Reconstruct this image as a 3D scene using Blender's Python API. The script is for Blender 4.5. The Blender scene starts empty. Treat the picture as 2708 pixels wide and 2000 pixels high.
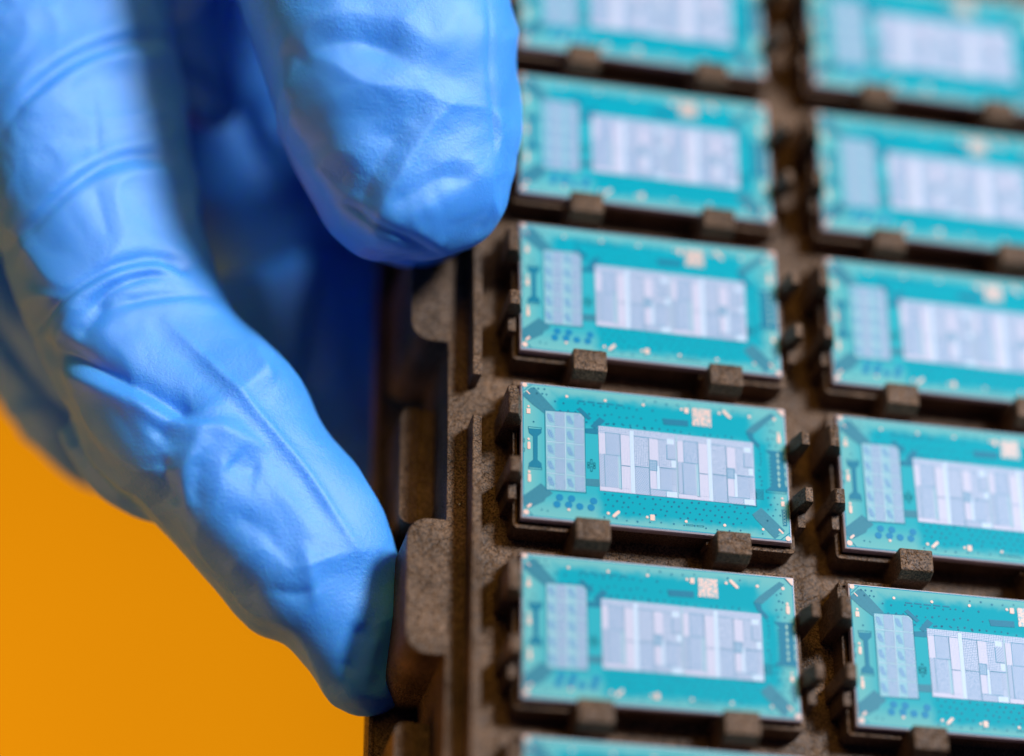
import bpy, bmesh, math, random
import numpy as np
from mathutils import Vector, Matrix, noise

# 1 Blender unit = 1 cm; the tray lies in the XY plane, chip tops at z = 0
SC = bpy.context.scene
SC.unit_settings.system = 'METRIC'
SC.unit_settings.scale_length = 0.01
random.seed(7)

# ------------------------------------------------------------------ camera
def rot3(x, y, z):
    Rx = np.array([[1, 0, 0], [0, math.cos(x), -math.sin(x)], [0, math.sin(x), math.cos(x)]])
    Ry = np.array([[math.cos(y), 0, math.sin(y)], [0, 1, 0], [-math.sin(y), 0, math.cos(y)]])
    Rz = np.array([[math.cos(z), -math.sin(z), 0], [math.sin(z), math.cos(z), 0], [0, 0, 1]])
    return Rz @ Ry @ Rx
CR = rot3(0.50325, -0.21921, -0.00141)
CT = np.array([-5.2420, -12.9460, 23.0176])
cam_data = bpy.data.cameras.new('camera')
cam = bpy.data.objects.new('camera', cam_data)
SC.collection.objects.link(cam)
M = Matrix([[*CR[i], CT[i]] for i in range(3)] + [[0, 0, 0, 1]])
cam.matrix_world = M
cam_data.sensor_width = 36
cam_data.lens = 7000 / 2708 * 36
cam_data.clip_start = 1
cam_data.clip_end = 500
cam_data.dof.use_dof = True
cam_data.dof.focus_distance = 26.68
cam_data.dof.aperture_fstop = 0.001 * cam_data.lens / 2.0
cam_data.dof.aperture_blades = 0
SC.camera = cam

# ------------------------------------------------------------------ world, lamps, exposure
W = bpy.data.worlds.new('World'); SC.world = W; W.use_nodes = True
W.node_tree.nodes['Background'].inputs[0].default_value = (0.05, 0.12, 0.42, 1)
W.node_tree.nodes['Background'].inputs[1].default_value = 0.17
SC.view_settings.view_transform = 'Standard'
SC.view_settings.look = 'None'
SC.view_settings.exposure = 0
SC.view_settings.gamma = 1

def area(name, direction, dist, size, power, color, target=(0.5, -0.5, 0)):
    l = bpy.data.lights.new(name, 'AREA'); l.shape = 'DISK'; l.size = size
    l.energy = power; l.color = color
    o = bpy.data.objects.new(name, l); SC.collection.objects.link(o)
    d = Vector(direction).normalized()
    o.location = Vector(target) + d * dist
    o.rotation_euler = d.to_track_quat('Z', 'Y').to_euler()
    return o
area('key_softbox', (0.54, 0.36, 1), 70, 17, 70000, (0.76, 0.86, 1.0))
area('amber_ceiling_panel', (-0.16, 0.46, 1), 70, 46, 14500, (1.0, 0.62, 0.08))
# added fill lamp, in place of amber bounce from beside and below the tray
area('amber_side_fill', (-0.85, -0.38, -0.32), 60, 36, 10000, (1.0, 0.56, 0.12))
# lights the orange surface far below the tray, from beyond the left edge of the frame
area('backdrop_lamp', (0, 0, 1), 35, 16, 8300, (1.0, 0.92, 0.60), (-16, 8, -45))

# ------------------------------------------------------------------ helpers
def link(o):
    SC.collection.objects.link(o); return o
def tag(o, label=None, cat=None, group=None, kind=None):
    if label: o['label'] = label
    if cat: o['category'] = cat
    if group: o['group'] = group
    if kind: o['kind'] = kind
    return o
def empty(name, loc=(0, 0, 0)):
    o = bpy.data.objects.new(name, None); o.location = loc; o.empty_display_size = .3
    return link(o)
def finish(bm, name, mats, smooth=False):
    bmesh.ops.recalc_face_normals(bm, faces=bm.faces)
    me = bpy.data.meshes.new(name); bm.to_mesh(me); bm.free()
    for m in (mats if isinstance(mats, (list, tuple)) else [mats]): me.materials.append(m)
    if smooth:
        for p in me.polygons: p.use_smooth = True
    return me
def part(name, me, parent, loc=(0, 0, 0), rz=0):
    o = bpy.data.objects.new(name, me); o.location = loc; o.rotation_euler = (0, 0, rz)
    o.parent = parent
    return link(o)
def copy_tree(o, parent=None):
    c = o.copy(); SC.collection.objects.link(c); c.parent = parent
    for ch in o.children: copy_tree(ch, c)
    return c
def prism(bm, poly, z0, z1, mi_top=0, mi_side=0):
    """extruded polygon (counter-clockwise or not) between z0 and z1"""
    a = [bm.verts.new((x, y, z0)) for x, y in poly]
    b = [bm.verts.new((x, y, z1)) for x, y in poly]
    n = len(poly)
    f = bm.faces.new(b); f.material_index = mi_top
    bm.faces.new(a[::-1]).material_index = mi_side
    for i in range(n):
        bm.faces.new((a[i], a[(i + 1) % n], b[(i + 1) % n], b[i])).material_index = mi_side
def box(bm, x0, x1, y0, y1, z0, z1, **k):
    prism(bm, [(x0, y0), (x1, y0), (x1, y1), (x0, y1)], z0, z1, **k)
def rrect(x0, x1, y0, y1, r, n=5, corners=(1, 1, 1, 1)):
    """rounded rectangle; corners order: BL, BR, TR, TL"""
    P = []
    for (cx, cy, a0, on) in ((x0, y0, 180, corners[0]), (x1, y0, 270, corners[1]), (x1, y1, 0, corners[2]), (x0, y1, 90, corners[3])):
        if not on: P.append((cx, cy)); continue
        ox = cx + (r if cx == x0 else -r); oy = cy + (r if cy == y0 else -r)
        for i in range(n + 1):
            t = math.radians(a0 + 90 * i / n)
            P.append((ox + r * math.cos(t), oy + r * math.sin(t)))
    return P
def circle(cx, cy, r, n=20):
    return [(cx + r * math.cos(2 * math.pi * i / n), cy + r * math.sin(2 * math.pi * i / n)) for i in range(n)]
def bevel_all(bm, w, seg=2, ang=35):
    bmesh.ops.recalc_face_normals(bm, faces=bm.faces)
    es = [e for e in bm.edges if len(e.link_faces) == 2 and e.calc_face_angle(0) > math.radians(ang)]
    bmesh.ops.bevel(bm, geom=es, offset=w, segments=seg, profile=.6, affect='EDGES', clamp_overlap=True)

# ------------------------------------------------------------------ materials
def mat(name):
    m = bpy.data.materials.new(name); m.use_nodes = True
    nt = m.node_tree; b = nt.nodes['Principled BSDF']
    return m, nt, b
def node(nt, t, **k):
    n = nt.nodes.new(t)
    for a, v in k.items():
        if a.startswith('i_'): n.inputs[int(a[2:])].default_value = v
        else: setattr(n, a, v)
    return n
def simple(name, col, rough=.5, metal=0, spec=.08, var=.0, vs=40):
    m, nt, b = mat(name)
    b.inputs['Roughness'].default_value = rough; b.inputs['Metallic'].default_value = metal
    b.inputs['Specular IOR Level'].default_value = spec
    if var:
        tc = node(nt, 'ShaderNodeTexCoord'); nz = node(nt, 'ShaderNodeTexNoise')
        nz.inputs['Scale'].default_value = vs; nz.inputs['Detail'].default_value = 4
        nt.links.new(tc.outputs['Object'], nz.inputs['Vector'])
        r = node(nt, 'ShaderNodeValToRGB')
        r.color_ramp.elements[0].position = .3; r.color_ramp.elements[1].position = .7
        r.color_ramp.elements[0].color = (*[c * (1 - var) for c in col], 1)
        r.color_ramp.elements[1].color = (*[min(1, c * (1 + var)) for c in col], 1)
        nt.links.new(nz.outputs['Fac'], r.inputs[0]); nt.links.new(r.outputs[0], b.inputs['Base Color'])
    else: b.inputs['Base Color'].default_value = (*col, 1)
    return m

def tray_material():
    m, nt, b = mat('tray_plastic'); L = nt.links.new
    g = node(nt, 'ShaderNodeNewGeometry')
    # all noise in world position so that neighbouring pockets never repeat
    n1 = node(nt, 'ShaderNodeTexNoise'); n1.inputs['Scale'].default_value = 2.2; n1.inputs['Detail'].default_value = 5
    n2 = node(nt, 'ShaderNodeTexNoise'); n2.inputs['Scale'].default_value = 56; n2.inputs['Detail'].default_value = 3
    n3 = node(nt, 'ShaderNodeTexVoronoi'); n3.feature = 'DISTANCE_TO_EDGE'; n3.inputs['Scale'].default_value = 6
    nw = node(nt, 'ShaderNodeTexNoise'); nw.inputs['Scale'].default_value = 5; nw.inputs['Detail'].default_value = 4
    n4 = node(nt, 'ShaderNodeTexVoronoi'); n4.inputs['Scale'].default_value = 48
    for n in (n1, n2, nw, n4): L(g.outputs['Position'], n.inputs['Vector'])
    mx = node(nt, 'ShaderNodeMixRGB'); mx.blend_type = 'ADD'; mx.inputs[0].default_value = .35
    L(g.outputs['Position'], mx.inputs[1]); L(nw.outputs['Color'], mx.inputs[2]); L(mx.outputs[0], n3.inputs['Vector'])
    r = node(nt, 'ShaderNodeValToRGB'); e = r.color_ramp.elements
    e[0].position = .35; e[0].color = (.080, .045, .024, 1); e[1].position = .68; e[1].color = (.155, .088, .049, 1)
    L(n1.outputs['Fac'], r.inputs[0])
    r2 = node(nt, 'ShaderNodeValToRGB'); e = r2.color_ramp.elements
    e[0].position = .38; e[0].color = (.40, .38, .36, 1); e[1].position = .66; e[1].color = (1.9, 1.85, 1.8, 1)
    L(n2.outputs['Fac'], r2.inputs[0])
    mu = node(nt, 'ShaderNodeMixRGB'); mu.blend_type = 'MULTIPLY'; mu.inputs[0].default_value = 1
    L(r.outputs[0], mu.inputs[1]); L(r2.outputs[0], mu.inputs[2]); L(mu.outputs[0], b.inputs['Base Color'])
    b.inputs['Roughness'].default_value = .52
    b.inputs['Specular IOR Level'].default_value = .16
    # relief: fine grain, flow marks, rare glints
    bp = node(nt, 'ShaderNodeBump'); bp.inputs['Strength'].default_value = .55; bp.inputs['Distance'].default_value = .012
    L(n2.outputs['Fac'], bp.inputs['Height'])
    cr = node(nt, 'ShaderNodeMapRange'); cr.inputs[1].default_value = 0; cr.inputs[2].default_value = .05
    L(n3.outputs['Distance'], cr.inputs[0])
    bp2 = node(nt, 'ShaderNodeBump'); bp2.inputs['Strength'].default_value = .6; bp2.inputs['Distance'].default_value = .01
    L(cr.outputs[0], bp2.inputs['Height']); L(bp.outputs[0], bp2.inputs['Normal']); L(bp2.outputs[0], b.inputs['Normal'])
    rr = node(nt, 'ShaderNodeMapRange'); rr.inputs[3].default_value = .3; rr.inputs[4].default_value = .62
    L(n4.outputs['Color'], rr.inputs[0]); L(rr.outputs[0], b.inputs['Roughness'])
    return m
TRAY = tray_material()

BW, BH = 2.80, 1.526
def board_material():
    m, nt, b = mat('solder_mask'); L = nt.links.new
    tc = node(nt, 'ShaderNodeTexCoord'); sp = node(nt, 'ShaderNodeSeparateXYZ'); L(tc.outputs['Object'], sp.inputs[0])
    def math_(op, a, c=None):
        n = node(nt, 'ShaderNodeMath', operation=op)
        if isinstance(a, (int, float)): n.inputs[0].default_value = a
        else: L(a, n.inputs[0])
        if c is not None:
            if isinstance(c, (int, float)): n.inputs[1].default_value = c
            else: L(c, n.inputs[1])
        return n.outputs[0]
    x, y = sp.outputs[0], math_('MULTIPLY', sp.outputs[1], -1)
    # copper plane under the mask: two shapes, above and below the bump fields
    def dist_box(x0, x1, y0, y1):
        dx = math_('MINIMUM', math_('SUBTRACT', x, x0), math_('SUBTRACT', x1, x))
        dy = math_('MINIMUM', math_('SUBTRACT', y, y0), math_('SUBTRACT', y1, y))
        return math_('MINIMUM', dx, dy)
    d = math_('MAXIMUM', dist_box(.34, 2.42, .10, .43), dist_box(.80, 2.50, 1.12, 1.44))
    d = math_('MAXIMUM', d, dist_box(2.45, 2.62, .40, 1.2))
    nz = node(nt, 'ShaderNodeTexNoise'); nz.inputs['Scale'].default_value = 9; nz.inputs['Detail'].default_value = 6
    L(tc.outputs['Object'], nz.inputs['Vector'])
    d = math_('ADD', d, math_('MULTIPLY', math_('SUBTRACT', nz.outputs['Fac'], .5), .12))
    mr = node(nt, 'ShaderNodeMapRange', interpolation_type='SMOOTHSTEP')
    mr.inputs[1].default_value = -.05; mr.inputs[2].default_value = .07; L(d, mr.inputs[0])
    # pale bare laminate along the rim, more so at the corners
    e = math_('MINIMUM', math_('MINIMUM', x, math_('SUBTRACT', BW, x)), math_('MINIMUM', y, math_('SUBTRACT', BH, y)))
    e2 = node(nt, 'ShaderNodeMapRange', interpolation_type='SMOOTHSTEP'); e2.inputs[1].default_value = .02; e2.inputs[2].default_value = .36
    L(e, e2.inputs[0])
    c1 = node(nt, 'ShaderNodeMixRGB'); c1.inputs[1].default_value = (.165, .47, .46, 1); c1.inputs[2].default_value = (.03, .40, .46, 1)
    L(e2.outputs[0], c1.inputs[0])
    c2 = node(nt, 'ShaderNodeMixRGB'); c2.inputs[2].default_value = (.0012, .355, .43, 1)
    L(mr.outputs[0], c2.inputs[0]); L(c1.outputs[0], c2.inputs[1])
    # dark line just inside the rim
    ln = math_('LESS_THAN', math_('ABSOLUTE', math_('SUBTRACT', e, .018)), .006)
    c3 = node(nt, 'ShaderNodeMixRGB'); c3.inputs[2].default_value = (.015, .29, .40, 1)
    L(ln, c3.inputs[0]); L(c2.outputs[0], c3.inputs[1])
    L(c3.outputs[0], b.inputs['Base Color'])
    b.inputs['Roughness'].default_value = .42; b.inputs['Specular IOR Level'].default_value = .03
    nb = node(nt, 'ShaderNodeTexNoise'); nb.inputs['Scale'].default_value = 90; L(tc.outputs['Object'], nb.inputs['Vector'])
    bp = node(nt, 'ShaderNodeBump'); bp.inputs['Strength'].default_value = .12; bp.inputs['Distance'].default_value = .003
    L(nb.outputs['Fac'], bp.inputs['Height']); L(bp.outputs[0], b.inputs['Normal'])
    return m
MASK = board_material()
def edge_material():
    m, nt, b = mat('laminate_edge'); L = nt.links.new
    tc = node(nt, 'ShaderNodeTexCoord'); sp = node(nt, 'ShaderNodeSeparateXYZ'); L(tc.outputs['Object'], sp.inputs[0])
    r = node(nt, 'ShaderNodeValToRGB'); r.color_ramp.interpolation = 'CONSTANT'
    mr = node(nt, 'ShaderNodeMapRange'); mr.inputs[1].default_value = -.1; mr.inputs[2].default_value = 0
    L(sp.outputs[2], mr.inputs[0]); L(mr.outputs[0], r.inputs[0])
    cols = [(0, (.50, .36, .32)), (.30, (.18, .09, .07)), (.38, (.66, .50, .46)), (.58, (.30, .16, .13)), (.66, (.80, .66, .66)), (.92, (.72, .66, .72))]
    e = r.color_ramp.elements
    e[0].position = 0; e[0].color = (*cols[0][1], 1); e[1].position = cols[1][0]; e[1].color = (*cols[1][1], 1)
    for p, c in cols[2:]:
        q = e.new(p); q.color = (*c, 1)
    L(r.outputs[0], b.inputs['Base Color']); b.inputs['Roughness'].default_value = .5
    return m
EDGE = edge_material()
TRACE_D = simple('mask_over_grey_copper', (.035, .215, .285), .4, var=.06)
TRACE_T = simple('mask_over_teal_copper', (.003, .185, .285), .4, var=.06)
TRACE_B = simple('mask_over_blue_copper', (.001, .22, .41), .4)
TRACE_P = simple('bare_laminate', (.30, .52, .46), .45)
VIA = simple('via_copper', (.001, .15, .25), .4)
GOLD = simple('copper_pad_finish', (.86, .55, .44), .42, spec=.2, metal=0, var=.06, vs=120)
def bump_material(name, col, dark, period, ang, duty=.45, kind='hex'):
    """rows of solder bumps: col = bump, dark = mask between them"""
    m, nt, b = mat(name); L = nt.links.new
    tc = node(nt, 'ShaderNodeTexCoord'); mp = node(nt, 'ShaderNodeMapping')
    mp.inputs['Rotation'].default_value = (0, 0, math.radians(ang)); mp.inputs['Scale'].default_value = (1 / period,) * 3
    L(tc.outputs['Object'], mp.inputs['Vector'])
    if kind == 'hex':
        v = node(nt, 'ShaderNodeTexVoronoi'); v.inputs['Scale'].default_value = 1; v.inputs['Randomness'].default_value = .15
        L(mp.outputs[0], v.inputs['Vector']); f = v.outputs['Distance']
        mr = node(nt, 'ShaderNodeMapRange'); mr.inputs[1].default_value = duty - .14; mr.inputs[2].default_value = duty + .14
        L(f, mr.inputs[0]); f = mr.outputs[0]
    else:
        v = node(nt, 'ShaderNodeTexWave'); v.inputs['Scale'].default_value = .314; v.inputs['Distortion'].default_value = .4
        L(mp.outputs[0], v.inputs['Vector']); f = v.outputs['Fac']
    c = node(nt, 'ShaderNodeMixRGB'); c.inputs[1].default_value = (*col, 1); c.inputs[2].default_value = (*dark, 1)
    L(f, c.inputs[0]); L(c.outputs[0], b.inputs['Base Color'])
    b.inputs['Roughness'].default_value = .42; b.inputs['Specular IOR Level'].default_value = .15
    return m
PAL = {
 'lav':  bump_material('bump_rows_lavender', (.54, .57, .68), (.18, .30, .46), .0185, 0),
 'lavd': bump_material('bump_grid_dense', (.50, .55, .67), (.13, .27, .44), .0185, 30),
 'hatch': bump_material('bump_diagonal_rows', (.54, .57, .68), (.18, .30, .46), .021, 45, kind='wave'),
 'pink': bump_material('bump_field_pale', (.64, .60, .70), (.48, .49, .62), .016, 0),
 'pale': bump_material('bump_field_white', (.60, .70, .80), (.48, .60, .72), .016, 0),
 'green': bump_material('bump_field_mint', (.42, .58, .64), (.20, .42, .52), .0185, 45),
 'dark': bump_material('bump_field_open', (.40, .50, .62), (.06, .24, .40), .0185, 0),
 'blob': bump_material('bump_cluster_open', (.28, .44, .60), (.02, .20, .40), .0185, 20),
 'tile': bump_material('bump_diagonal_rows_dense', (.44, .50, .62), (.08, .26, .42), .0185, 45),
 'mint': bump_material('bump_tile_mint', (.36, .58, .62), (.07, .34, .44), .0185, 30),
}
LINE = simple('mask_gap', (.10, .32, .46), .4)

# ------------------------------------------------------------------ chips
def sheet(poly, z, t=.003, m=TRACE_D, name='print'):
    bm = bmesh.new(); prism(bm, poly, z, z + t); return finish(bm, name, m)
def slot_poly(cx, cy, w, h, ang, rounded=True):
    P = rrect(-w / 2, w / 2, -h / 2, h / 2, min(w, h) * (.48 if rounded else .12), 4)
    a = math.radians(ang); c, s = math.cos(a), math.sin(a)
    return [(cx + c * x - s * y, cy + s * x + c * y) for x, y in P]

ROUND = [(.036, -.034, .0254), (.475, -.118, .0153), (.879, -.121, .0159), (1.281, -.124, .0159), (.075, -.278, .0127),
 (.074, -.650, .0133), (.078, -1.019, .0143), (.045, -1.470, .029), (.482, -1.399, .0152), (.887, -1.397, .0159),
 (1.289, -1.398, .0143), (1.685, -.128, .0152), (2.089, -.129, .016), (2.412, -.132, .0172), (2.680, -.132, .0172),
 (2.717, -.295, .0152), (1.693, -1.404, .0152), (2.096, -1.405, .016), (2.499, -1.409, .0145), (2.760, -1.487, .0274),
 (2.721, -1.039, .0122)]
SLOT = [(.072, -.119, .0114, .0498, 45, 0), (.074, -.332, .0394, .0569, 0, 0), (.077, -.724, .0318, .0854, 0, 1), (.080, -1.086, .0318, .0925, 0, 1),
 (.077, -1.396, .0254, .0605, -45, 1), (.968, -1.397, .0318, .0996, -45, 1), (1.738, -.138, .0442, .0615, 0, 0), (2.169, -.132, .0343, .1195, 45, 1),
 (2.720, -.360, .0381, .0939, 0, 1), (1.343, -1.398, .0473, .064, 0, 0), (2.688, -1.412, .0191, .064, 45, 0), (2.723, -1.100, .0366, .0546, 0, 0)]
GREY = [
 [(.016, -.141), (.1, -.058), (.144, -.057), (.356, -.289), (.237, -.341), (.199, -.311), (.115, -.251), (.022, -.168)],
 [(.664, -1.034), (.801, -1.026), (.799, -1.109), (.663, -1.112)],
 [(.014, -1.295), (.165, -1.165), (.196, -1.135), (.319, -1.232), (.284, -1.269), (.250, -1.292), (.232, -1.332), (.081, -1.424), (.014, -1.385)],
 [(2.646, -.060), (2.699, -.087), (2.455, -.322), (2.366, -.309), (2.422, -.244)],
 [(2.392, -1.253), (2.491, -1.166), (2.730, -1.400), (2.718, -1.421), (2.692, -1.404), (2.652, -1.456), (2.679, -1.454), (2.620, -1.504), (2.424, -1.302)]]
TEAL = [
 [(.614, -.229), (.732, -.341), (.700, -.365), (.576, -.254)],
 [(.814, -.317), (.873, -.356), (.819, -.417), (.781, -.446), (.762, -.461), (.721, -.431)],
 [(.658, -.466), (.800, -.447), (.799, -.516), (.658, -.518)],
 [(1.477, -.258), (1.752, -.252), (1.753, -.319), (1.494, -.327)],
 [(2.366, -.312), (2.440, -.325), (2.451, -.383), (2.514, -.451), (2.497, -.491), (2.401, -.397)],
 [(2.707, -1.163), (2.760, -1.166), (2.759, -1.348), (2.714, -1.349)],
 [(.071, -.530), (.208, -.525), (.208, -.568), (.168, -.610), (.167, -.878), (.206, -.911), (.209, -.965), (.073, -.963), (.076, -.921), (.120, -.879), (.119, -.615), (.077, -.582)]]
comb = [(2.565, -.5), (2.785, -.499), (2.785, -.958), (2.557, -.959), (2.617, -.900)]
for k in range(8):
    yy = -.885 + k * .042
    comb += [(2.622, yy - .018), (2.600, yy - .006), (2.600, yy + .006), (2.622, yy + .018)]
comb.append((2.610, -.545))
TEAL.append(comb)
LINES = []                                      # thin outlines: list of (poly, width)
def stroke(bm, pts, w, z, t, closed=False):
    n = len(pts)
    for i in range(n if closed else n - 1):
        a = Vector((*pts[i], 0)); b = Vector((*pts[(i + 1) % n], 0)); d = (b - a).normalized()
        q = Vector((-d.y, d.x, 0)) * w / 2; a = a - d * w / 2; b = b + d * w / 2
        prism(bm, [(a + q)[:2], (b + q)[:2], (b - q)[:2], (a - q)[:2]], z, z + t)

def make_chip():
    root = empty('processor_package')
    bm = bmesh.new()
    c = .013                                  # fine chamfer round the top edge shows the laminate
    lo = [(0, 0), (BW, 0), (BW, -BH), (0, -BH)]; hi = [(c, -c), (BW - c, -c), (BW - c, -BH + c), (c, -BH + c)]
    q = [[bm.verts.new((x, y, z)) for x, y in P] for P, z in ((lo, -.10), (lo, -c), (hi, 0))]
    bm.faces.new(q[2]).material_index = 0; bm.faces.new(q[0][::-1]).material_index = 1
    for A_, B_ in ((q[0], q[1]), (q[1], q[2])):
        for k in range(4): bm.faces.new((A_[k], A_[(k + 1) % 4], B_[(k + 1) % 4], B_[k])).material_index = 1
    part('board', finish(bm, 'board', [MASK, EDGE]), root)
    Z = .0012
    for P in GREY: part('copper_fill', sheet(P, Z, .0012, TRACE_D, 'copper_fill'), root)
    for P in TEAL: part('copper_fill', sheet(P, Z + .0002, .0012, TRACE_T, 'copper_fill'), root)
    for i, (a, b) in enumerate(((.389, -1.273), (.511, -1.274), (.361, -1.352), (.481, -1.346), (.595, -1.352), (.711, -1.352), (.738, -1.276))):
        part('round_copper_fill', sheet(circle(a, b, .038), Z + .0001 * (i % 3), .0014, TRACE_B, 'round_copper_fill'), root)
    # fine outlines, all below ten pixels across: one joined print
    bm = bmesh.new()
    for x in (.722,):
        y = -.879
        for dx, dy, w, h in ((0, .04, .018, .055), (0, -.04, .018, .055), (-.03, .018, .018, .03), (.03, .018, .018, .03), (-.03, -.018, .018, .03), (.03, -.018, .018, .03)):
            stroke(bm, rrect(x + dx - w / 2, x + dx + w / 2, y + dy - h / 2, y + dy + h / 2, .006, 2), .005, .0016, .001, True)
    stroke(bm, [(.445 + 2, -.965), (2.522, -.962), (2.519, -1.071), (2.445, -1.069)], .006, .0016, .001, True)
    for k in range(6): stroke(bm, [(2.45, -.98 - k * .015), (2.515, -.98 - k * .015)], .006, .0017, .001)
    stroke(bm, [(.03, -.10), (.11, -.022)], .008, .0016, .001); stroke(bm, [(2.69, -1.50), (2.775, -1.425)], .009, .0016, .001)
    stroke(bm, [(.03, -1.41), (.11, -1.50)], .008, .0016, .001); stroke(bm, [(2.70, -.02), (2.78, -.10)], .008, .0016, .001)
    for y in (-.655, -.76): stroke(bm, rrect(.018, .034, y - .035, y + .0, .003, 2), .004, .0016, .001, True)
    stroke(bm, rrect(.071, .208, -.531, -.510, .003, 2), .005, .0018, .001, True)
    stroke(bm, rrect(.073, .209, -.984, -.964, .003, 2), .005, .0018, .001, True)
    stroke(bm, rrect(2.553, 2.765, -.985, -.962, .003, 2), .006, .0018, .001, True)
    stroke(bm, [(.243, -.303), (.613, -.293), (.660, -.339), (.661, -1.196), (.248, -1.204)], .006, .0016, .001, True)
    stroke(bm, [(2.445, -1.0), (2.443, -1.162), (2.2, -1.163)], .006, .0016, .001)
    for x in (.60, .70, .80, .90, 1.0): stroke(bm, [(x, -.155 - .004 * random.random()), (x + .06, -.157)], .014, .0014, .0008)
    for x in (1.73, 1.84): stroke(bm, rrect(x - .035, x + .035, -1.448, -1.434, .004, 2), .004, .0016, .001, True)
    tag(part('outline_print', finish(bm, 'outline_print', TRACE_T), root), kind='stuff')
    # vias: a loose staggered grid of specks
    bm = bmesh.new(); rnd = random.Random(3)
    def vias(x0, x1, y0, y1, nx, ny):
        for j in range(ny):
            for i in range(nx):
                x = x0 + (i + .5 * (j % 2)) * (x1 - x0) / nx + rnd.uniform(-.015, .015)
                y = y0 + j * (y1 - y0) / max(1, ny - 1) + rnd.uniform(-.012, .012)
                if any((x - a) ** 2 + (y - b) ** 2 < .0016 for a, b, *_ in ROUND + SLOT): continue
                if rnd.random() < .9: prism(bm, circle(x, y, rnd.uniform(.0085, .0125), 7), .0014, .0024)
    vias(.36, 1.45, -.19, -.38, 14, 3); vias(1.3, 2.35, -.08, -.09, 9, 1); vias(.9, 2.3, -.392, -.40, 18, 1)
    vias(.86, 2.40, -1.19, -1.37, 19, 4); vias(.84, 2.62, -1.450, -1.455, 15, 1); vias(2.50, 2.51, -.50, -.92, 1, 10); vias(2.60, 2.70, -.20, -.45, 2, 4)
    vias(2.56, 2.72, -1.05, -1.30, 2, 5); vias(.14, .28, -.07, -.11, 3, 2); vias(.14, .16, -.45, -.46, 1, 1); vias(.2, .3, -1.43, -1.45, 2, 1); vias(.16, .18, -1.02, -1.05, 1, 1)
    tag(part('via', finish(bm, 'via', VIA), root), kind='stuff')
    # pale diamonds in the comb
    for k, y in enumerate((-.55, -.62, -.69, -.76, -.83, -.893)):
        part('laminate_window', sheet([(2.696, y + .033), (2.711, y + .006), (2.708, y - .006), (2.696, y - .033), (2.684, y - .006), (2.681, y + .006)], .0030, .001, TRACE_P, 'laminate_window'), root)
    for y in (-.56, -.66, -.76, -.86):
        part('laminate_window', sheet([(2.765, y + .04), (2.775, y + .03), (2.776, y - .04), (2.767, y - .045), (2.760, y)], .0030, .001, TRACE_P, 'laminate_window'), root)
    for (x, y, r) in ROUND: part('contact_pad', sheet(circle(x, y, r), .0020, .0022, GOLD, 'contact_pad'), root)
    for (x, y, w, h, a, rd) in SLOT: part('contact_pad', sheet(slot_poly(x, y, w, h, a, rd), .0026, .0022, GOLD, 'contact_pad'), root)
    part('corner_pad', sheet([(2.712, -.018), (2.786, -.016), (2.784, -.088), (2.770, -.085)], .0020, .0022, GOLD, 'corner_pad'), root)
    part('copper_patch', sheet(rrect(1.797, 1.999, -.304, -.100, .004, 2), .0020, .0022, PATCH, 'copper_patch'), root)
    # lettering in the dark box, reading upward
    cu = bpy.data.curves.new('lettering', 'FONT'); cu.body = 'VXXXX'; cu.size = .047; cu.extrude = .0004; cu.space_character = 1.08
    to = bpy.data.objects.new('lettering', cu); link(to)
    dg = bpy.context.evaluated_depsgraph_get(); me = bpy.data.meshes.new_from_object(to.evaluated_get(dg))
    bpy.data.objects.remove(to)
    me.materials.clear(); me.materials.append(TRACE_P)
    part('lettering', me, root, (2.749, -1.338, .0032), math.radians(90))

    # ---- small bump field: 2 x 5 tiles
    bm = bmesh.new(); prism(bm, [(.250, -.308), (.613, -.299), (.654, -.339), (.656, -1.188), (.257, -1.196)], .0014, .0030)
    sf = part('bump_field', finish(bm, 'bump_field', PAL['mint']), root)
    X0, X1, Y0, Y1 = .252, .655, -.302, -1.192
    th = (Y1 - Y0) / 5; tw = (X1 - X0) / 2
    for c in range(2):
        for r in range(5):
            x, y = X0 + c * tw, Y0 + r * th
            a = (x + tw * .47, x + tw * .97); 
            P = [(a[0], y + th * .05), (a[1], y + th * .05), (a[1], y + th * .95), (a[0], y + th * .95)]
            if c == 1 and r == 0: P = [(a[0], y + th * .05), (a[1] - .045, y + th * .05), (a[1], y + th * .30), (a[1], y + th * .95), (a[0], y + th * .95)]
            part('bump_block', sheet(P, .0032, .0012, PAL['tile'], 'bump_block'), sf)
            q = x + tw * .08
            part('bump_cluster', sheet([(q, y + th * .22), (q + tw * .18, y + th * .22), (q + tw * .33, y + th * .62), (q + tw * .33, y + th * .78), (q + tw * .10, y + th * .70), (q, y + th * .45)], .0032, .0012, PAL['blob'], 'bump_cluster'), sf)
    bm = bmesh.new()
    for r in range(1, 5): stroke(bm, [(X0 + .01, Y0 + r * th), (X1 - .01, Y0 + r * th)], .005, .0046, .0010)
    stroke(bm, [(X0 + tw, Y0 - .01), (X0 + tw, Y1 + .02)], .006, .0050, .0010)
    part('pale_seam', finish(bm, 'pale_seam', PAL['pale']), sf)

    # ---- large bump field: two mirrored-in-step halves of blocks
    A, B, C, D = (.800, -.419), (2.438, -.430), (2.436, -1.152), (.805, -1.153)
    bm = bmesh.new(); prism(bm, [A, B, C, D], .0014, .0030)
    lf = part('bump_field', finish(bm, 'bump_field', PAL['lav']), root)
    def uv(s, t):
        top = (A[0] + (B[0] - A[0]) * s, A[1] + (B[1] - A[1]) * s); bot = (D[0] + (C[0] - D[0]) * s, D[1] + (C[1] - D[1]) * s)
        return (top[0] + (bot[0] - top[0]) * t, top[1] + (bot[1] - top[1]) * t)
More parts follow.
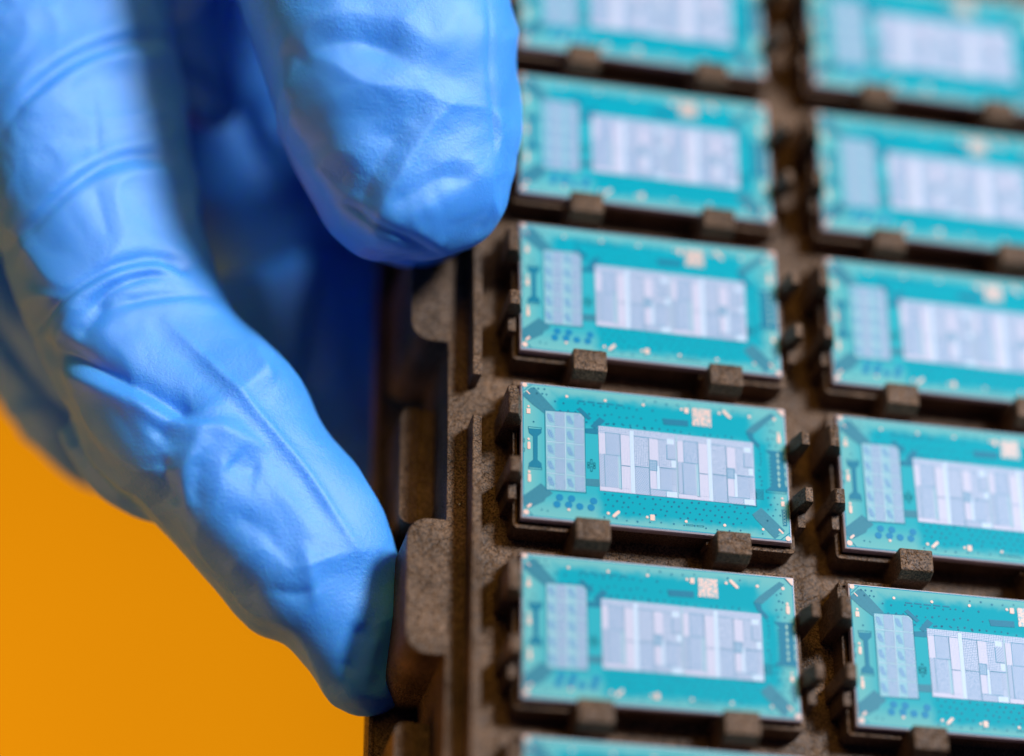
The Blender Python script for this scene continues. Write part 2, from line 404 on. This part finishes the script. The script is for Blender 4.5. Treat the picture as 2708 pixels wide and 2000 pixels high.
    blocks = [(0, .045, .11, .43, 'pink'), (0, .033, .43, .92, 'hatch'), (.045, .135, .09, .43, 'lavd'), (.035, .118, .44, .93, 'lavd'),
      (.120, .138, .44, .95, 'green'), (.140, .198, .08, .575, 'pink'), (.140, .198, .59, .93, 'pink'), (.198, .226, .02, .99, 'pale'),
      (.228, .318, .10, .565, 'lav'), (.228, .318, .58, 1.0, 'lavd'), (.322, .380, .11, .45, 'pink'), (.322, .366, .455, .605, 'dark'),
      (.322, .364, .615, .895, 'pink'), (.366, .386, .53, .895, 'pale'), (.382, .436, .11, .545, 'lav'), (.388, .462, .56, .90, 'lavd'),
      (.437, .483, .09, .17, 'pale'), (.437, .492, .18, .40, 'hatch'), (.462, .492, .42, .53, 'pale'), (.464, .490, .56, .80, 'hatch'),
      (.322, .422, .90, .995, 'hatch'), (.424, .492, .91, .995, 'pale'), (.0, .198, .935, .995, 'pink'), (.494, .506, .0, .99, 'green')]
    for h in (0, 1):
        for (s0, s1, t0, t1, k) in blocks:
            a, b = s0 + h * .5, min(1., s1 + h * .5)
            if a >= .993: continue
            part('bump_block', sheet([uv(a + .001, t0), uv(b - .001, t0), uv(b - .001, t1), uv(a + .001, t1)], .0032, .0012, PAL[k], 'bump_block'), lf)
    bm = bmesh.new(); z = .0048
    for h in (0, .5):
        stroke(bm, [uv(h + .045, .092), uv(h + .195, .098)], .006, z, .0008); stroke(bm, [uv(h + .226, .10), uv(h + .43, .115)], .006, z, .0008)
        stroke(bm, [uv(h + .045, .10), uv(h + .045, .43)], .006, z, .0008); stroke(bm, [uv(h + .137, .10), uv(h + .139, .95)], .006, z, .0008)
        stroke(bm, [uv(h + .045, .435), uv(h + .137, .435)], .006, z, .0008); stroke(bm, [uv(h + .034, .43), uv(h + .036, .93)], .005, z, .0008)
        stroke(bm, [uv(h + .32, .11), uv(h + .32, .99)], .006, z, .0008)
        stroke(bm, [uv(h + .142, .580), uv(h + .196, .585)], .005, z, .0008); stroke(bm, [uv(h + .23, .572), uv(h + .32, .575)], .007, z, .0008)
        stroke(bm, [uv(h + .32, .452), uv(h + .368, .452), uv(h + .368, .610), uv(h + .322, .610)], .006, z, .0008)
        stroke(bm, [uv(h + .388, .552), uv(h + .49, .555)], .007, z, .0008); stroke(bm, [uv(h + .436, .19), uv(h + .436, .41), uv(h + .49, .41)], .006, z, .0008)
        stroke(bm, [uv(h + .322, .898), uv(h + .462, .902)], .006, z, .0008); stroke(bm, [uv(h + .423, .905), uv(h + .423, .995)], .005, z, .0008)
    tag(part('block_seam', finish(bm, 'block_seam', LINE), lf), kind='stuff')
    return root

PATCH, nt, b = mat('etched_copper_patch')
tc = node(nt, 'ShaderNodeTexCoord'); nz = node(nt, 'ShaderNodeTexNoise'); nz.inputs['Scale'].default_value = 46; nz.inputs['Detail'].default_value = 1
nt.links.new(tc.outputs['Object'], nz.inputs['Vector'])
r = node(nt, 'ShaderNodeValToRGB'); r.color_ramp.elements[0].position = .42; r.color_ramp.elements[1].position = .52
r.color_ramp.elements[0].color = (.14, .33, .35, 1); r.color_ramp.elements[1].color = (.74, .43, .33, 1)
nt.links.new(nz.outputs['Fac'], r.inputs[0]); nt.links.new(r.outputs[0], b.inputs['Base Color']); b.inputs['Roughness'].default_value = .45

PX, PY = 3.3677, 1.9106
chip0 = make_chip()
LAB = {
 ('A', 0): 'teal processor package cut off by the top edge, left column beside the thumb',
 ('A', 1): 'blurred teal processor package in the left column, its left edge touching the thumb',
 ('A', 2): 'softly blurred teal processor package, left column, just below and right of the thumb tip',
 ('A', 3): 'sharpest whole teal processor package, left column, just right of the gap in the edge rail',
 ('A', 4): 'teal processor package in the left column, level with the index fingertip',
 ('A', 5): 'teal processor package showing only its blurred top edge at the bottom of the photo',
 ('B', 0): 'most blurred teal processor package, in the top right corner of the tray view',
 ('B', 1): 'blurred teal processor package of the right column, second from the top',
 ('B', 2): 'slightly blurred teal processor package of the right column, third from the top',
 ('B', 3): 'teal processor package of the right column, directly right of the sharpest whole one',
 ('B', 4): 'crisp teal processor package cut off by the bottom right corner of the photo'}
first = True
for (c, r), lab in LAB.items():
    o = chip0 if first else copy_tree(chip0); first = False
    o.location = (PX if c == 'B' else 0, -(r - 3) * PY, 0)
    if not (c == 'A' and r == 3):
        o.location.x += random.uniform(-.008, .008); o.location.y += random.uniform(-.008, .008); o.rotation_euler.z = random.uniform(-.002, .002)
    tag(o, lab, 'computer chip', 'processor packages lying in the tray pockets')

# ------------------------------------------------------------------ tray
tray = empty('chip_tray', (0, 0, -2.2))
tag(tray, 'dark brown speckled plastic chip tray with raised clips, held by the blue gloved hand', 'tray')
T0 = (0, 0, 2.2)
XR = 8.2; YT = 7.6; YB = -7.2
FL = -.40
# base plate outline with rounded grip tabs along the left edge
def outline():
    P = []
    tabs = []
    y = .60 + 3.50 * 2
    while y > -9: tabs.append((y + 1.46, y)); y -= 3.50      # (top, bottom)
    P.append((XR, YB)); P.append((XR, YT)); 
    xw, xt, r = -.68, -1.075, .22
    tabs = [t for t in tabs if t[0] < YT and t[1] > YB]
    P.append((xw, YT))
    for (a, b) in tabs:
        P.append((xw, a))
        for i in range(8):
            t = math.radians(90 + 90 * i / 7); P.append((xt + r + r * math.cos(t), a - r + r * math.sin(t)))
        for i in range(8):
            t = math.radians(180 + 90 * i / 7); P.append((xt + r + r * math.cos(t), b + r + r * math.sin(t)))
        P.append((xw, b))
    P.append((xw, YB))
    return P[::-1]
bm = bmesh.new(); prism(bm, outline(), -1.97, FL)
bevel_all(bm, .012, 2, 50)
part('base_plate', finish(bm, 'base_plate', TRAY), tray, T0)
bm = bmesh.new(); prism(bm, rrect(-1.17, -.60, YB, YT, .1), -2.2, -1.95)
bevel_all(bm, .03, 2); part('lower_flange', finish(bm, 'lower_flange', TRAY), tray, T0)
bm = bmesh.new(); prism(bm, rrect(-1.17, -1.12, YB, YT, .02), -1.97, -1.87)
bevel_all(bm, .02, 2); part('flange_lip', finish(bm, 'flange_lip', TRAY), tray, T0)
bm = bmesh.new(); prism(bm, rrect(-1.05, -.865, -1.20, .14, .12, 5, (1, 0, 0, 1)), -1.96, -1.05)
prism(bm, rrect(-.858, -.690, -1.20, .14, .01, 2), -1.96, -1.08)
gm = finish(bm, 'grip_block', TRAY)
for k in range(-1, 3): part('grip_block', gm, tray, (0, -3.5 * k, 2.2))
def rail(y0, y1):
    bm = bmesh.new(); box(bm, -.480, -.385, y0, y1, FL - .01, -.10); bevel_all(bm, .012, 2)
    return finish(bm, 'edge_rail', TRAY)
part('edge_rail', rail(.088, 5.6), tray, T0)
part('edge_rail', rail(YB + .1, -.38), tray, T0)

# pocket rim
def rim_mesh():
    """low kerb round the board; it drops away between the two clips at the front and back"""
    bm = bmesh.new()
    zt, zb = -.115, FL - .01
    def run(o, i):                             # closed ribbon of kerb from outer path o and inner path i
        n = len(o)
        R4 = [[bm.verts.new((x, y, z)) for x, y in P] for P, z in ((o, zb), (o, zt), (i, zt), (i, zb))]
        for A_, B_ in zip(R4, R4[1:] + R4[:1]):
            for k in range(n - 1): bm.faces.new((A_[k], A_[k + 1], B_[k + 1], B_[k]))
        bm.faces.new([r[0] for r in R4]); bm.faces.new([r[-1] for r in R4][::-1])
    x0, x1, y0, y1, r = -.065, 2.868, -1.592, .080, .05
    X0, X1, Y0, Y1 = -.018, 2.818, -1.544, .018
    def arc(cx, cy, a0, rr, cw): return [(cx + rr * math.cos(math.radians(a0 - 90 * k / 4)), cy + rr * math.sin(math.radians(a0 - 90 * k / 4))) for k in range(5)]
    L_out = [(.93, y0)] + arc(x0 + r, y0 + r, 270, r, 0) + arc(x0 + r, y1 - r, 180, r, 0) + [(.50, y1)]
    L_in = [(.93, Y0)] + [(X0, Y0)] * 5 + [(X0, Y1)] * 5 + [(.50, Y1)]
    L_in = [(.93, Y0)] + arc(X0 + .01, Y0 + .01, 270, .01, 0) + arc(X0 + .01, Y1 - .01, 180, .01, 0) + [(.50, Y1)]
    run(L_out, L_in)
    R_out = [(1.95, y1)] + arc(x1 - r, y1 - r, 90, r, 0) + arc(x1 - r, y0 + r, 0, r, 0) + [(1.93, y0)]
    R_in = [(1.95, Y1)] + arc(X1 - .01, Y1 - .01, 90, .01, 0) + arc(X1 - .01, Y0 + .01, 0, .01, 0) + [(1.93, Y0)]
    run(R_out, R_in)
    bevel_all(bm, .008, 2, 50)
    box(bm, .02, 2.78, -1.50, -.02, FL - .005, -.115)      # seat under the board
    return finish(bm, 'pocket_rim', TRAY)
RIM = rim_mesh()
def prof_yz(profile, x0, x1, name, bev=.014):
    bm = bmesh.new()
    a = [bm.verts.new((x0, y, z)) for y, z in profile]; b = [bm.verts.new((x1, y, z)) for y, z in profile]
    bm.faces.new(a); bm.faces.new(b[::-1]); n = len(profile)
    for k in range(n): bm.faces.new((a[k], a[(k + 1) % n], b[(k + 1) % n], b[k]))
    bevel_all(bm, bev, 2, 30); return finish(bm, name, TRAY)
def prof_xz(profile, y0, y1, name, bev=.010):
    bm = bmesh.new()
    a = [bm.verts.new((x, y0, z)) for x, z in profile]; b = [bm.verts.new((x, y1, z)) for x, z in profile]
    bm.faces.new(a); bm.faces.new(b[::-1]); n = len(profile)
    for k in range(n): bm.faces.new((a[k], a[(k + 1) % n], b[(k + 1) % n], b[k]))
    bevel_all(bm, bev, 2, 30); return finish(bm, name, TRAY)
CLIP = prof_yz([(-1.836, FL - .01), (-1.836, .06), (-1.785, .17), (-1.548, .17), (-1.548, FL - .01)], 0, .352, 'retaining_clip')
LP1 = prof_xz([(-.195, FL - .01), (-.195, .26), (-.180, .28), (-.092, .28), (-.020, .10), (-.020, FL - .01)], -.520, -.275, 'side_post')
LS1 = prof_xz([(-.150, FL - .01), (-.150, .08), (-.070, .08), (-.020, .0), (-.020, FL - .01)], -.270, -.10, 'post_step', .006)
LP2 = prof_xz([(-.180, FL - .01), (-.180, .26), (-.165, .28), (-.075, .28), (-.020, .12), (-.020, FL - .01)], -1.165, -1.000, 'side_post')
LS2 = prof_xz([(-.140, FL - .01), (-.140, .03), (-.062, .03), (-.062, FL - .01)], -1.345, -1.170, 'post_step', .006)
RP1 = prof_xz([(2.818, FL - .01), (2.818, .06), (2.872, .28), (2.948, .28), (2.960, .26), (2.960, FL - .01)], -.535, -.385, 'side_post')
RP2 = prof_xz([(2.818, FL - .01), (2.818, .04), (2.875, .28), (2.950, .28), (2.962, .26), (2.962, FL - .01)], -1.185, -1.020, 'side_post')
RS2 = prof_xz([(2.868, FL - .01), (2.868, .02), (2.948, .02), (2.948, FL - .01)], -1.355, -1.190, 'post_step', .006)
for (c, r) in LAB:
    x, y = (PX if c == 'B' else 0), -(r - 3) * PY
    L = (x, y, 2.2)
    part('pocket_rim', RIM, tray, L)
    part('retaining_clip', CLIP, tray, (x + .512, y, 2.2)); part('retaining_clip', CLIP, tray, (x + 1.962, y, 2.2))
    for nm, me in (('side_post', LP1), ('post_step', LS1), ('side_post', LP2), ('post_step', LS2), ('side_post', RP1), ('side_post', RP2), ('post_step', RS2)):
        part(nm, me, tray, L)

# a few grains of dust on the moulding
bm = bmesh.new(); rnd = random.Random(21)
for k in range(46):
    x, y = rnd.uniform(-1.0, 5.5), rnd.uniform(-4.2, 4.5); r_ = rnd.uniform(.004, .009)
    inside = any(-.2 < x - (PX if c == 'B' else 0) < 3.0 and -1.9 < y + (r - 3) * PY < .1 for c, r in LAB)
    if inside or -.5 < x < -.36 or x < -.66: continue
    bmesh.ops.create_icosphere(bm, subdivisions=1, radius=r_, matrix=Matrix.Translation((x, y, FL + r_ * .6)) @ Matrix.Diagonal((1, rnd.uniform(.6, 1.6), .8, 1)))
tag(part('dust_speck', finish(bm, 'dust_speck', simple('pale_dust', (.7, .68, .66), .6)), tray, T0), kind='stuff')

# ------------------------------------------------------------------ backdrop: orange surface far below
bm = bmesh.new(); box(bm, -120, 120, -120, 120, -45.5, -45)
m, nt, b = mat('amber_surface')
tc = node(nt, 'ShaderNodeTexCoord'); nz = node(nt, 'ShaderNodeTexNoise'); nz.inputs['Scale'].default_value = .15
nt.links.new(tc.outputs['Object'], nz.inputs['Vector'])
r = node(nt, 'ShaderNodeValToRGB'); r.color_ramp.elements[0].color = (.70, .245, .001, 1); r.color_ramp.elements[1].color = (.78, .28, .001, 1)
nt.links.new(nz.outputs['Fac'], r.inputs[0]); nt.links.new(r.outputs[0], b.inputs['Base Color'])
b.inputs['Roughness'].default_value = .9; b.inputs['Specular IOR Level'].default_value = .05
me = finish(bm, 'ground', m)
tag(link(bpy.data.objects.new('ground', me)), kind='structure')

# ------------------------------------------------------------------ gloved hand
U = 2708 / 2237
def at(u, v, d):
    """point seen at drawing position (u, v) at depth d, in cm"""
    c = np.array([(u * U - 1354) / 7000 * d, -(v * U - 1000) / 7000 * d, -d])
    return CT + CR @ c
VIEW = CR[:, 2]; RIGHT = CR[:, 0]; UP = CR[:, 1]
def spline(K, n):
    K = np.array(K, float); m = len(K); out = []
    P = np.vstack([2 * K[0] - K[1], K, 2 * K[-1] - K[-2]])
    for i in range(m - 1):
        p0, p1, p2, p3 = P[i:i + 4]
        for t in np.linspace(0, 1, n, endpoint=False):
            out.append(.5 * (2 * p1 + (p2 - p0) * t + (2 * p0 - 5 * p1 + 4 * p2 - p3) * t * t + (3 * p1 - p0 - 3 * p2 + p3) * t ** 3))
    out.append(K[-1]); return np.array(out)
def tube(bm, K, flat=.85, n=10, seg=48, ex=2.0, roll=0):
    """K: (u, v, half width in drawing px, depth)"""
    S = spline(K, n); rings = []
    for i, (u, v, hw, d) in enumerate(S):
        a = S[max(0, i - 1)]; b = S[min(len(S) - 1, i + 1)]
        tv = np.array([b[0] - a[0], -(b[1] - a[1])]); tv /= np.linalg.norm(tv)
        perp = RIGHT * (-tv[1]) + UP * tv[0]
        w = max(hw, 4) * U / 7000 * d
        c = at(u, v, d)
        T = np.linspace(0, 2 * math.pi, seg, endpoint=False)
        x = np.sign(np.cos(T)) * np.abs(np.cos(T)) ** (2 / ex); y = flat * np.sign(np.sin(T)) * np.abs(np.sin(T)) ** (2 / ex)
        cr, sr = math.cos(roll), math.sin(roll)
        x, y = cr * x + sr * y, -sr * x + cr * y          # the flat back of the finger turned by roll
        x /= x.max()
        ring = [bm.verts.new(c + perp * w * a_ + VIEW * w * b_) for a_, b_ in zip(x, y)]
        rings.append(ring)
    for a, b in zip(rings, rings[1:]):
        for k in range(seg): bm.faces.new((a[k], a[(k + 1) % seg], b[(k + 1) % seg], b[k]))
    bm.faces.new(rings[0][::-1]); bm.faces.new(rings[-1])
    return S

def ridge(P, u, v, w):
    """gaussian distance weight of (u, v) to the polyline P"""
    best = np.full(len(u), 1e9)
    P = spline([(a, b) for a, b in P], 8) if len(P) > 2 else np.array(P, float)
    L = np.concatenate([[0], np.cumsum(np.linalg.norm(np.diff(P, axis=0), axis=1))]); tt = np.zeros(len(u))
    for i in range(len(P) - 1):
        a, b = P[i], P[i + 1]; d = b - a; l2 = d @ d
        t = np.clip(((u - a[0]) * d[0] + (v - a[1]) * d[1]) / l2, 0, 1)
        q = (u - a[0] - t * d[0]) ** 2 + (v - a[1] - t * d[1]) ** 2
        k = q < best; best[k] = q[k]; tt[k] = (L[i] + t[k] * math.sqrt(l2)) / L[-1]
    taper = np.clip(np.minimum(tt, 1 - tt) * 5, 0, 1) * .75 + .25
    return np.exp(-(best / (1.6 * w * w)) ** .75) * taper          # peaked crest: folded film, not a soft swelling

INDEX = [(-10, -330, 330, 29.8), (70, -60, 285, 29.2), (135, 180, 262, 28.7), (190, 400, 240, 28.3), (240, 570, 222, 28.0), (292, 712, 212, 27.75),
         (368, 850, 222, 27.45), (462, 957, 226, 27.25), (542, 1057, 210, 27.15), (614, 1145, 204, 27.1), (684, 1238, 194, 27.05),
         (740, 1322, 164, 27.0), (772, 1405, 130, 26.95), (794, 1468, 104, 26.95), (812, 1512, 82, 26.95), (822, 1545, 52, 27.0), (826, 1562, 18, 27.0)]
FOLD = [(170, 900, 60, 27.8), (250, 985, 92, 27.65), (320, 1040, 96, 27.5), (375, 1070, 76, 27.35), (400, 1080, 40, 27.3)]
THUMB = [(640, -520, 310, 28.6), (745, -260, 296, 28.0), (815, -20, 286, 27.65), (854, 150, 279, 27.45), (886, 300, 257, 27.35), (910, 390, 230, 27.25),
         (934, 452, 204, 27.15), (955, 500, 166, 27.1), (968, 534, 120, 27.1), (974, 556, 60, 27.1)]
PAD = [(780, 200, 170, 28.3), (838, 350, 176, 28.15), (885, 440, 160, 28.0), (918, 500, 130, 27.95), (940, 550, 84, 27.9), (952, 582, 30, 27.85)]
MIDDLE = [(-330, 60, 330, 31.2), (-60, 400, 290, 30.4), (100, 610, 250, 29.9), (192, 722, 240, 29.7), (262, 815, 240, 29.6), (345, 862, 236, 29.7), (520, 855, 245, 30.2), (700, 845, 275, 30.9), (900, 820, 290, 31.3), (1120, 780, 250, 31.4), (1240, 700, 90, 31.4)]
PALM = [(-200, -500, 420, 31.5), (150, -250, 440, 31.6), (430, 60, 420, 31.8), (640, 330, 370, 32.0), (850, 520, 330, 32.0), (1050, 640, 240, 32.0), (1180, 690, 80, 32.0)]
WEBFOLD = [(350, -260, 130, 29.9), (385, -60, 110, 29.7), (405, 60, 96, 29.6), (435, 170, 80, 29.6), (455, 240, 58, 29.6), (455, 280, 26, 29.6)]
WEB = [(700, -620, 330, 29.6), (420, -520, 360, 30.0), (120, -460, 360, 30.2), (-100, -420, 340, 30.4)]
def make_hand():
    bm = bmesh.new()
    si = tube(bm, INDEX, .82, ex=2.9, roll=math.radians(27)); tube(bm, FOLD, .8); st = tube(bm, THUMB, .78, ex=2.7, roll=math.radians(18)); tube(bm, PAD, .7)
    tube(bm, WEBFOLD, .8)
    tube(bm, MIDDLE, .85); tube(bm, PALM, .6); tube(bm, WEB, .8)
    bmesh.ops.recalc_face_normals(bm, faces=bm.faces)
    me = bpy.data.meshes.new('glove_cage'); bm.to_mesh(me); bm.free()
    o = bpy.data.objects.new('glove_cage', me); link(o)
    rm = o.modifiers.new('r', 'REMESH'); rm.mode = 'VOXEL'; rm.voxel_size = .034
    sm = o.modifiers.new('s', 'SMOOTH'); sm.iterations = 10; sm.factor = .6
    dg = bpy.context.evaluated_depsgraph_get()
    me2 = bpy.data.meshes.new_from_object(o.evaluated_get(dg))
    bpy.data.objects.remove(o)
    n = len(me2.vertices)
    co = np.empty(n * 3, np.float32); me2.vertices.foreach_get('co', co); co = co.reshape(-1, 3).astype(float)
    no = np.empty(n * 3, np.float32); me2.vertex_normals.foreach_get('vector', no); no = no.reshape(-1, 3).astype(float)
    c = (co - CT) @ CR; d = -c[:, 2]
    u = (1354 + 7000 * c[:, 0] / d) / U; v = (1000 - 7000 * c[:, 1] / d) / U
    facing = np.clip((no @ VIEW) * 2.2 + .25, 0, 1)
    def near(S):                       # membership of a finger
        q = np.full(n, 1e9); dd = np.zeros(n)
        for s in S[::3]:
            r = np.hypot(u - s[0], v - s[1]) / (s[2] + 40); k = r < q; q[k] = r[k]; dd[k] = s[3]
        return (q < 1.15) & (d < dd + .35)
    mi, mt = near(si) & ~(near(st)), near(st)
    disp = np.zeros(n)
    def add(mask, P, w, amp):
        k = np.where(mask)[0]
        disp[k] += amp * ridge(P, u[k], v[k], w)
    I, Tm = mi, mt
    # index finger: joint folds, long tension ridges, the pinched tip
    for P, w, a in [
        ([(-20, 330), (60, 215), (150, 140), (250, 98), (340, 88), (400, 110)], 17, -.062),
        ([(-20, 255), (70, 170), (170, 100), (260, 70), (330, 60)], 22, .05),
        ([(0, 300), (90, 215), (180, 150), (270, 125), (340, 130)], 18, .05),
        ([(0, 560), (70, 490), (160, 405), (250, 352), (330, 342), (410, 372)], 14, -.052),
        ([(0, 520), (60, 470), (150, 385), (240, 330), (330, 308), (400, 285)], 22, .040),
        ([(10, 610), (70, 520), (160, 435), (240, 385), (330, 368)], 20, .03),
        ([(200, 210), (212, 280), (214, 345)], 7, -.012), ([(207, 410), (226, 470), (240, 530)], 7, -.012),
        ([(60, 740), (110, 680), (180, 622), (265, 578), (360, 562), (440, 585)], 12, -.075),
        ([(90, 740), (150, 665), (230, 612), (320, 588), (420, 612)], 14, .045),
        ([(352, 570), (385, 580), (415, 594)], 9, -.05),
        ([(190, 690), (240, 635), (310, 608), (380, 602)], 9, -.05),
        ([(110, 780), (150, 700), (180, 650)], 16, .05),
        ([(170, 745), (205, 700), (235, 660)], 14, -.05),
        ([(240, 672), (330, 652), (430, 645), (490, 655)], 9, -.035),
        ([(365, 700), (450, 778), (530, 858), (610, 950), (680, 1040), (740, 1130), (790, 1210)], 8, .034),
        ([(345, 722), (425, 800), (505, 880), (585, 970), (650, 1050)], 20, -.026),
        ([(95, 750), (190, 795), (290, 838), (400, 892), (440, 915)], 19, -.115),
        ([(100, 800), (190, 832), (290, 878), (400, 928), (470, 935), (520, 960)], 20, .070),
        ([(120, 740), (230, 730), (350, 760)], 40, .03),
        ([(330, 960), (385, 905), (420, 890)], 26, -.09),
        ([(450, 925), (418, 990), (402, 1050), (412, 1120)], 20, .050),
        ([(350, 990), (360, 1050), (385, 1110)], 28, -.07),
        ([(470, 922), (535, 955), (594, 982)], 14, .022),
        ([(505, 1000), (530, 1020), (570, 1030)], 30, -.04),
        ([(440, 1000), (428, 1060), (440, 1110)], 16, -.03),
        ([(600, 1060), (650, 1120), (700, 1200)], 24, .03),
        ([(500, 1120), (580, 1165), (640, 1240)], 26, -.040),
        ([(660, 1180), (680, 1260), (690, 1330)], 16, .04),
        ([(755, 1485), (775, 1420), (800, 1360)], 16, -.10),
        ([(800, 1500), (812, 1430), (830, 1370)], 16, .05),
        ([(590, 1290), (640, 1300), (690, 1290)], 14, -.03),
        ([(555, 745), (575, 790), (600, 835)], 12, .03), ([(700, 890), (715, 905), (735, 912)], 8, -.03),
        ([(180, 980), (240, 1030), (300, 1080)], 26, .04)]: add(I, P, w, a * 1.05)
    for P, w, a in [
        ([(636, 200), (660, 130), (735, 92), (830, 98), (905, 150)], 30, -.075),
        ([(590, 150), (640, 70), (740, 30), (860, 40), (980, 120)], 36, .050),
        ([(690, 250), (760, 200), (860, 190), (940, 200)], 40, .040),
        ([(650, 300), (690, 350), (760, 420)], 34, -.050),
        ([(620, 120), (645, 250), (690, 360), (740, 430)], 22, .045),
        ([(1000, 215), (925, 290), (878, 370), (838, 450), (815, 510)], 22, .065),
        ([(890, 270), (840, 340), (805, 400), (780, 470)], 30, -.080),
        ([(850, 455), (910, 420), (960, 392), (1010, 388), (1030, 400)], 20, -.040),
        ([(930, 372), (990, 350), (1035, 362), (1055, 410)], 20, .022),
        ([(830, 500), (900, 470), (960, 440)], 26, .030),
        ([(1062, -20), (1070, 150), (1082, 290), (1085, 400)], 6, -.016),
        ([(1085, 400), (1070, 470), (1040, 520)], 8, -.016),
        ([(735, 440), (800, 478), (870, 512), (930, 545), (985, 562)], 9, -.050),
        ([(790, 300), (860, 290), (940, 240)], 28, -.02)]: add(Tm, P, w, a * .9)
    # palm and middle finger behind: broad folds
    rest = ~(mi | mt)
    for P, w, a in [
        ([(420, 640), (560, 600), (700, 560), (800, 530)], 34, .10), ([(450, 480), (540, 400), (600, 250)], 34, .05),
        ([(700, 620), (690, 740), (680, 860)], 26, -.14), ([(620, 560), (660, 650), (640, 800)], 30, .10), ([(380, 150), (520, 260), (600, 420)], 34, -.14),
        ([(-20, 760), (40, 900), (140, 1000), (240, 1060)], 30, .06), ([(-20, 690), (60, 830), (190, 930)], 26, -.08), ([(800, 620), (820, 760), (830, 900)], 26, .08)]: add(rest, P, w, a)
    lo = np.array([noise.noise(Vector(p * 1.1)) for p in co]) * .045
    # crumple: creased sheets of thin rubber, sharp valleys between soft cushions
    wv = np.array([noise.noise_vector(Vector(p * .9 + 3)) for p in co]) * .5
    q = co + wv
    lo -= (np.abs(np.array([noise.noise(Vector(p * 1.25 + 11)) for p in q])) - .2) * .085
    lo += (np.abs(np.array([noise.noise(Vector((p[0] * 3.2, p[1] * 3.2, p[2] * 3.2 + 5))) for p in q])) - .2) * .011
    co = co + no * ((disp * facing) + lo)[:, None]
    me2.vertices.foreach_set('co', co.astype(np.float32).ravel())
    me2.update()
    me2.materials.clear(); me2.materials.append(GLOVE)
    for p in me2.polygons: p.use_smooth = True
    me2.name = 'gloved_hand'
    org = Vector(at(300, 700, 27.7)); me2.transform(Matrix.Translation(-org))
    h = bpy.data.objects.new('gloved_hand', me2); h.location = org
    return link(h)

m, nt, b = mat('blue_nitrile'); GLOVE = m
L = nt.links.new
g = node(nt, 'ShaderNodeTexCoord')
n1 = node(nt, 'ShaderNodeTexNoise'); n1.inputs['Scale'].default_value = 26; n1.inputs['Detail'].default_value = 4; n1.inputs['Distortion'].default_value = .6
n2 = node(nt, 'ShaderNodeTexNoise'); n2.inputs['Scale'].default_value = 1.4; n2.inputs['Detail'].default_value = 3
for n in (n1, n2): L(g.outputs['Object'], n.inputs['Vector'])
r = node(nt, 'ShaderNodeValToRGB'); r.color_ramp.elements[0].position = .3; r.color_ramp.elements[1].position = .7
r.color_ramp.elements[0].color = (.045, .325, .90, 1); r.color_ramp.elements[1].color = (.070, .365, .95, 1)
L(n2.outputs['Fac'], r.inputs[0]); L(r.outputs[0], b.inputs['Base Color'])
b.inputs['Roughness'].default_value = .58; b.inputs['Specular IOR Level'].default_value = .85
b.inputs['Coat Weight'].default_value = .18; b.inputs['Coat Roughness'].default_value = .46; b.inputs['Coat IOR'].default_value = 1.5
b.inputs['Subsurface Weight'].default_value = .5; b.inputs['Subsurface Radius'].default_value = (.01, .06, .30); b.inputs['Subsurface Scale'].default_value = 1
bp = node(nt, 'ShaderNodeBump'); bp.inputs['Strength'].default_value = .7; bp.inputs['Distance'].default_value = .010
# grain is strong where the film lies loose and fades where it is stretched
n3 = node(nt, 'ShaderNodeTexNoise'); n3.inputs['Scale'].default_value = .9; L(g.outputs['Object'], n3.inputs['Vector'])
mk = node(nt, 'ShaderNodeMapRange'); mk.inputs[1].default_value = .38; mk.inputs[2].default_value = .62; mk.inputs[3].default_value = .25; mk.inputs[4].default_value = 1.3
L(n3.outputs['Fac'], mk.inputs[0])
mm = node(nt, 'ShaderNodeMath', operation='MULTIPLY'); L(n1.outputs['Fac'], mm.inputs[0]); L(mk.outputs[0], mm.inputs[1])
L(mm.outputs[0], bp.inputs['Height']); L(bp.outputs[0], b.inputs['Normal'])
hand = make_hand()
tag(hand, 'hand in a wrinkled bright blue glove gripping the brown tray by its left edge', 'gloved hand')
